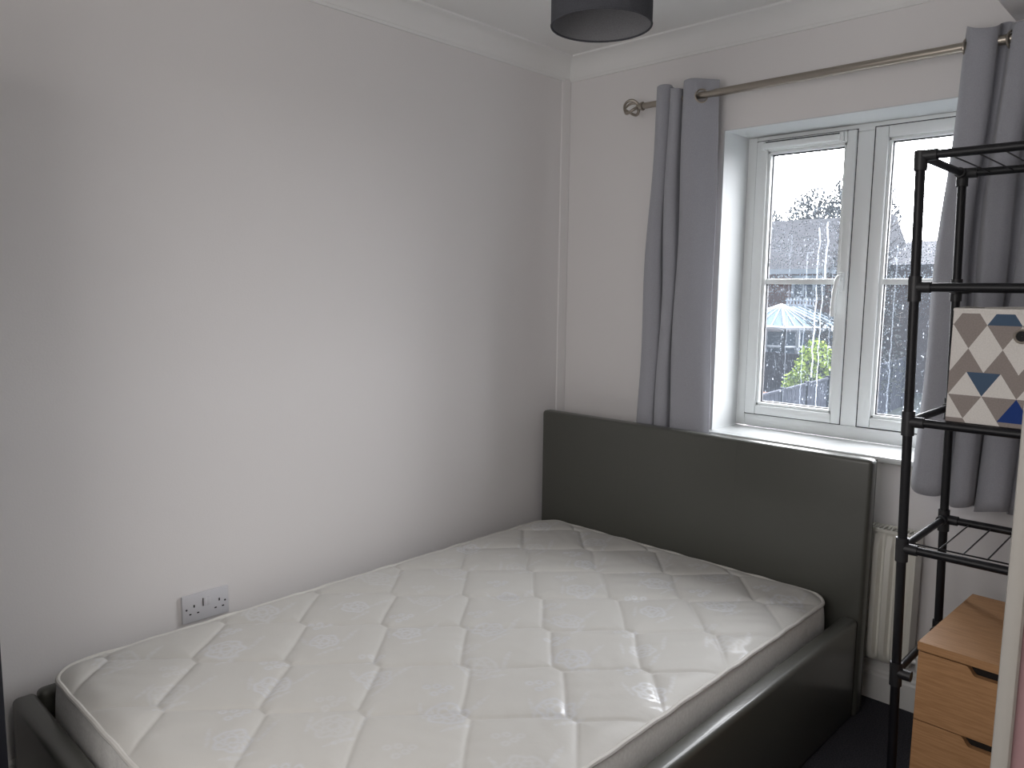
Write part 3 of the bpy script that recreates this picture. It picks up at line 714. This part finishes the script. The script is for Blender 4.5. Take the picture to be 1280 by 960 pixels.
add_box(bm, (.0008, .0008, .0), (BW-.0008, i_, BH-.006)); add_box(bm, (.0008, BD-i_, 0), (BW-.0008, BD-.0008, BH-.006)); add_box(bm, (.0008, i_, 0), (i_, BD-i_, BH-.006)); add_box(bm, (BW-i_, i_, 0), (BW-.0008, BD-i_, BH-.006)); add_box(bm, (.0008, .0008, -.002), (BW-.0008, BD-.0008, .003))
obj('lining', bm, M['b_in'], ba)
bm = bmesh.new(); add_tube(bm, [(0.001, 0.001, BH-.004), (BW-.001, .001, BH-.004), (BW-.001, BD-.001, BH-.004), (BW/2, BD+.004, BH+.001), (.001, BD-.001, BH-.004), (-.003, BD/2, BH-.001)], 0.004, 8, closed=True)
add_box(bm, (0, -.0012, BH-.012), (BW, .001, BH-.004), .0005); obj('hem', bm, M['b_cream'], ba, True)
bm = bmesh.new(); gxc, gzc = BW/2+.002, BH-.060
add_tube(bm, [(gxc+.014*math.cos(a), -.001, gzc+.014*math.sin(a)) for a in np.linspace(0, 2*PI, 24, endpoint=False)], .0028, 8, closed=True); g = obj('grommet', bm, M['nickel'], ba, True)
bm = bmesh.new(); add_lathe(bm, [(0.0003, -.0015), (.013, -.0015), (.013, 0)], (gxc, 0, gzc), 'Y', 20); obj('handle_hole', bm, M['hole'], ba)
# ------------------------------------------------------------------ dark furniture edge, far left
wd_ = tag(empty('wardrobe', (0.3, -2.72, 0)), 'very dark furniture edge at the far left beyond the foot of the bed', 'wardrobe')
bm = bmesh.new(); add_box(bm, (0.02, -3.09, 0.06), (0.597, -2.353, 1.90), .003); add_box(bm, (.04, -3.08, 0), (.57, -2.38, .06)); part('body', bm, M['dark_wood'], wd_)
for y0, y1 in ((-3.085, -2.73), (-2.726, -2.372)):
    bm = bmesh.new(); add_box(bm, (.596, y0, .08), (.612, y1, 1.89), .002); dr = part('door', bm, M['dark_wood'], wd_)
for y in (-2.76, -2.70):
    bm = bmesh.new(); add_tube(bm, [(.613, y, .95), (.628, y, .96), (.628, y, 1.06), (.613, y, 1.07)], .005, 8); part('handle', bm, M['nickel'], wd_)
hl = tag(empty('hall_fill_light', (2.80, -2.40, CZ)), 'added round white ceiling light in the unseen hall, brightening the room', 'ceiling light')  # unseen lamp added to brighten the mattress side and the room
bm = bmesh.new(); add_lathe(bm, [(.150, CZ-.03), (.155, CZ-.028), (.158, CZ), (.0, CZ)], (2.80, -2.40, 0), 'Z', 32); part('base', bm, M['plastic'], hl)
em = bpy.data.materials.new('fill_light_diffuser'); em.use_nodes = True
b_ = em.node_tree.nodes['Principled BSDF']; b_.inputs['Emission Color'].default_value = (1, .94, .88, 1); b_.inputs['Emission Strength'].default_value = HALL_FILL_E
bm = bmesh.new(); add_lathe(bm, [(0, CZ-.075), (.06, CZ-.070), (.115, CZ-.055), (.15, CZ-.03)], (2.80, -2.40, 0), 'Z', 32); part('diffuser', bm, em, hl)
# ------------------------------------------------------------------ outside
G = -2.73
def omat(n, c, r=.9, noise=None): return material(n, c, r, spec=.2, noise=noise)
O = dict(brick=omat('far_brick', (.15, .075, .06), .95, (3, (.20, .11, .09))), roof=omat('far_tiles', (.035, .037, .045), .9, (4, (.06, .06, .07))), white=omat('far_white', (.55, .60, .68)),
         cons=omat('conservatory_roof', (.10, .15, .19), .8), fence=omat('far_fence', (.016, .020, .034), .9, (2, (.022, .026, .042))), grass=omat('far_grass', (.02, .026, .024)),
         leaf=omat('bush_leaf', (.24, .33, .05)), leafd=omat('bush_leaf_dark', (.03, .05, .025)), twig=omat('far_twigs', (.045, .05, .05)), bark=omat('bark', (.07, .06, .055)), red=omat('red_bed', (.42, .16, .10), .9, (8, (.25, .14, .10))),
         pane=material('far_pane', (.06, .09, .13), .1))
struct(box_obj('ground', (-60, .6, G-.2), (60, 90, G), O['grass']))
# brick house behind the conservatory
hs = tag(empty('brick_house', (-13, 33, G)), 'red brick house with white framed window and white eaves behind the conservatory', 'house')
bm = bmesh.new(); add_box(bm, (-24, 31.5, G), (-10.2, 38, 2.35)); part('wall', bm, O['brick'], hs, False)
bm = bmesh.new(); extrude_poly(bm, [(-24.4, 31.1, 2.45), (-24.4, 34.8, 5.0), (-24.4, 38.6, 2.45)], (14.5, 0, 0)); part('roof', bm, O['roof'], hs, False)
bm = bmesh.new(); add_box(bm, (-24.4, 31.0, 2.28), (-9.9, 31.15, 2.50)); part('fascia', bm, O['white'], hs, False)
for x in (-13.0, -18.0):
    bm = bmesh.new()
    for lo, hi in (((x, 31.38, 1.15), (x+1.5, 31.5, 1.27)), ((x, 31.38, 2.1), (x+1.5, 31.5, 2.22)), ((x, 31.38, 1.15), (x+.12, 31.5, 2.2)), ((x+1.38, 31.38, 1.15), (x+1.5, 31.5, 2.2)), ((x+.48, 31.38, 1.15), (x+.58, 31.5, 2.2)), ((x+.94, 31.38, 1.15), (x+1.04, 31.5, 2.2))): add_box(bm, lo, hi)
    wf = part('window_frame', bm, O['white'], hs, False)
    bm = bmesh.new(); add_box(bm, (x+.1, 31.44, 1.25), (x+1.4, 31.49, 2.15)); part('window_glass', bm, O['pane'], hs, False)
# conservatory
cv = tag(empty('conservatory', (-12.4, 29, G)), 'white framed conservatory with pale blue glazed roof beyond the garden fence', 'conservatory')
ev = [(-14.6, 28.6), (-13.8, 27.6), (-11.5, 27.6), (-10.3, 28.8), (-10.3, 31.4), (-14.6, 31.4)]
pk = (-12.4, 29.2, .95); pk2 = (-12.4, 31.4, .95)
bm = bmesh.new()
def P3(p, z): return bm.verts.new((p[0], p[1], z))
for tri in ((0, 1), (1, 2), (2, 3)): bm.faces.new([P3(ev[tri[0]], .05), P3(ev[tri[1]], .05), bm.verts.new(pk)])
bm.faces.new([P3(ev[3], .05), P3(ev[4], .05), bm.verts.new(pk2), bm.verts.new(pk)]); bm.faces.new([P3(ev[5], .05), P3(ev[0], .05), bm.verts.new(pk), bm.verts.new(pk2)])
o = part('roof', bm, O['cons'], cv, False); md = o.modifiers.new('t', 'SOLIDIFY'); md.thickness = .04
bm = bmesh.new()
for p in ev[:5]: add_tube(bm, [(p[0], p[1], .10), pk if p != ev[4] else pk2], .05, 6)
for k in (1, 2, 3):
    for a, b in ((0, 1), (1, 2), (2, 3)): e = Vector((ev[a][0], ev[a][1], .10)).lerp(Vector((ev[b][0], ev[b][1], .10)), k/4); add_tube(bm, [e, Vector(pk)], .022, 5)
for k in (1, 2, 3):
    e = Vector((ev[3][0], ev[3][1], .10)).lerp(Vector((ev[4][0], ev[4][1], .10)), k/4); add_tube(bm, [e, Vector(pk).lerp(Vector(pk2), k/4)], .03, 5)
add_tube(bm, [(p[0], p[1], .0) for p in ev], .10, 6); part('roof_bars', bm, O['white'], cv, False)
bm = bmesh.new()
for k in range(9): add_box(bm, (-12.3+k*.14, 29.4, .9), (-12.24+k*.14, 29.44, 1.22))
add_box(bm, (-12.35, 29.38, .88), (-11.1, 29.46, .96)); add_box(bm, (-12.35, 29.38, 1.10), (-11.1, 29.46, 1.15)); part('ridge_cresting', bm, O['white'], cv, False)
bm = bmesh.new()
for a, b in ((0, 1), (1, 2), (2, 3), (3, 4)):
    A = Vector((*ev[a], 0)); B = Vector((*ev[b], 0)); nseg = 3
    for k in range(nseg+1): p = A.lerp(B, k/nseg); add_box(bm, (p.x-.07, p.y-.07, G), (p.x+.07, p.y+.07, 0))
    for z in (-.08, -.75, -1.9): add_tube(bm, [A+Vector((0, 0, z)), B+Vector((0, 0, z))], .06, 4)
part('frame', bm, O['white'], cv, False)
bm = bmesh.new()
for a, b in ((0, 1), (1, 2), (2, 3), (3, 4)): bm.faces.new([P3(ev[a], G), P3(ev[b], G), P3(ev[b], 0), P3(ev[a], 0)])
part('glazing', bm, O['pane'], cv, False)
# second house at the right
h2 = tag(empty('dark_brick_house', (-5, 34, G)), 'dark brick house side wall with a tiled roof seen through the right pane', 'house')
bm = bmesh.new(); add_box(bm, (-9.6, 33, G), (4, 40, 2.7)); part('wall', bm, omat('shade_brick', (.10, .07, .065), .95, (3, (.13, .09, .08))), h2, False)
bm = bmesh.new(); extrude_poly(bm, [(-9.8, 32.7, 2.7), (-9.8, 36.5, 3.9), (-9.8, 40.3, 2.7)], (14, 0, 0)); part('roof', bm, O['roof'], h2, False)
# fences
def fence(name, A, B, ztop, label, tilt=0):
    root = tag(empty(name, (A[0], A[1], G)), label, 'fence', 'garden fences')
    A = Vector((*A, 0)); B = Vector((*B, 0)); L = (B-A).length; d = (B-A)/L; nrm = Vector((-d.y, d.x, 0)); nb = int(L/.15)
    bm = bmesh.new()
    for k in range(nb):
        a = A+d*(k*.15); b = A+d*(k*.15+.152); off = nrm*(.006*(k % 2))
        q = [(a-nrm*.01+off), (b-nrm*.01+off), (b+nrm*.01+off), (a+nrm*.01+off)]
        extrude_poly(bm, [(p.x, p.y, G) for p in q], (0, 0, ztop-G-.03))
    part('boards', bm, O['fence'], root, False)
    bm = bmesh.new(); q = [A-nrm*.04, B-nrm*.04, B+nrm*.04, A+nrm*.04]; extrude_poly(bm, [(p.x, p.y, ztop-.03) for p in q], (0, 0, .05)); part('capping', bm, O['fence'], root, False)
    k = 0
    while k < L: bm = bmesh.new(); p = A+d*k; add_box(bm, (p.x-.06, p.y-.06, G), (p.x+.06, p.y+.06, ztop+.06)); k += 1.83; part('post', bm, O['fence'], root, False)
fence('garden_fence', (-17, 26.6), (-8.3, 27.0), -.95, 'dark timber garden fence standing across in front of the conservatory')
fence('garden_fence', (-4.6, .8), (-7.2, 29.5), -.93, 'nearest long dark garden fence running away from the house')
bm = bmesh.new(); add_box(bm, (-14, 24.6, G), (-9.0, 26.2, G+.28), .08); tag(obj('flower_bed', bm, O['red']), 'rust red flower bed strip at the foot of the garden fence', 'flower bed')
# bush
def leaves(bm, cen, rad, n, size, seed, shell=.55, cone=False):
    r = random.Random(seed)
    for _ in range(n):
        while True:
            p = Vector((r.uniform(-1, 1), r.uniform(-1, 1), r.uniform(-1, 1)))
            if shell < p.length < 1: break
        if cone:
            t = r.random()**1.3; a = r.uniform(0, 2*PI); q = math.sqrt(r.random())*(1-t)
            p = Vector((q*math.cos(a), q*math.sin(a), -1+2*t))
        c = Vector(cen)+Vector((p.x*rad[0], p.y*rad[1], p.z*rad[2]))
        u = Vector((r.gauss(0, 1), r.gauss(0, 1), r.gauss(0, 1))).normalized(); v = u.orthogonal().normalized(); s = size*r.uniform(.6, 1.3)
        bm.faces.new([bm.verts.new(c+u*s), bm.verts.new(c+v*s*.5), bm.verts.new(c-u*s), bm.verts.new(c-v*s*.5)])
bu = tag(empty('bush', (-7.3, 20, G)), 'bright yellow green garden bush in front of the conservatory', 'bush')
bm = bmesh.new(); leaves(bm, (-7.05, 20, -1.15), (.62, .6, 1.25), 1300, .075, 1); leaves(bm, (-7.55, 19.8, -1.75), (.42, .5, .95), 800, .07, 2); part('foliage', bm, O['leaf'], bu, False)
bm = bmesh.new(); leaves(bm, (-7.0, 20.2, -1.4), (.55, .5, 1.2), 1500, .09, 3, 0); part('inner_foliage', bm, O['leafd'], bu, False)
bm = bmesh.new(); add_tube(bm, [(-7.1, 20, G), (-7.1, 20, -1.3)], .07, 8); part('stem', bm, O['bark'], bu)
# trees
def tree(x, y, h, r, n, label, seed, size=.11, nb=60):
    root = tag(empty('tree', (x, y, G)), label, 'tree', 'trees beyond the fence')
    bm = bmesh.new(); rr = random.Random(seed)
    add_tube(bm, [(x, y, G), (x+.1, y, G+h*.5), (x, y, G+h*.96)], [.16, .10, .015], 8)
    for k in range(nb):
        t = .15+.8*k/nb; a = rr.uniform(0, 2*PI); L = r*(1-t)**.8*rr.uniform(.8, 1.15)+.1; z = G+h*t
        p0 = Vector((x, y, z)); d = Vector((math.cos(a), math.sin(a), .55)); p1 = p0+d*L*.5; p2 = p0+d*L*.95+Vector((0, 0, L*.15))
        add_tube(bm, [p0, p1, p2], [.035, .02, .006], 5)
        for q in range(12):
            u = .25+.75*q/12; s0 = p0.lerp(p2, u); v = Vector((rr.gauss(0, 1), rr.gauss(0, 1), rr.gauss(.6, .7))).normalized()*L*.28*rr.uniform(.5, 1.3)
            add_tube(bm, [s0, s0+v*.6, s0+v+Vector((0, 0, .06))], [.012, .008, .004], 3)
    part('trunk', bm, O['bark'], root)
    bm = bmesh.new(); leaves(bm, (x, y, G+h*.56), (r, r, h*.46), n, size, seed, cone=True); part('crown', bm, O['twig'], root, False)
tree(-7.55, 24.5, 8.9, 2.0, 3800, 'tall narrow tree seen between the two window panes', 5, .07, 90)
def round_tree(x, y, h, r, n, label, seed):
    root = tag(empty('tree', (x, y, G)), label, 'tree', 'trees beyond the fence'); rr = random.Random(seed)
    bm = bmesh.new(); add_tube(bm, [(x, y, G), (x+.15, y, G+h*.5), (x, y, G+h*.9)], [.22, .15, .03], 8)
    for k in range(50):
        a = rr.uniform(0, 2*PI); z = G+h*rr.uniform(.35, .85); L = r*rr.uniform(.5, .95)
        add_tube(bm, [(x, y, z), (x+L*.5*math.cos(a), y+L*.5*math.sin(a), z+.5), (x+L*math.cos(a), y+L*math.sin(a), min(z+1.3, G+h*.97))], [.07, .04, .015], 5)
    part('trunk', bm, O['bark'], root)
    bm = bmesh.new(); leaves(bm, (x, y, G+h*.68), (r, r*.8, h*.32), n, .13, seed, 0); part('crown', bm, O['twig'], root, False)
round_tree(-20.6, 43, 9.9, 1.9, 4200, 'leftmost dark tree rising behind the brick house roof', 6)
round_tree(-19.0, 47.5, 11.0, 2.1, 4200, 'middle dark tree rising behind the brick house roof', 8)
round_tree(-14.4, 43, 11.4, 2.1, 4200, 'tallest dark tree rising behind the right end of the brick house roof', 9)
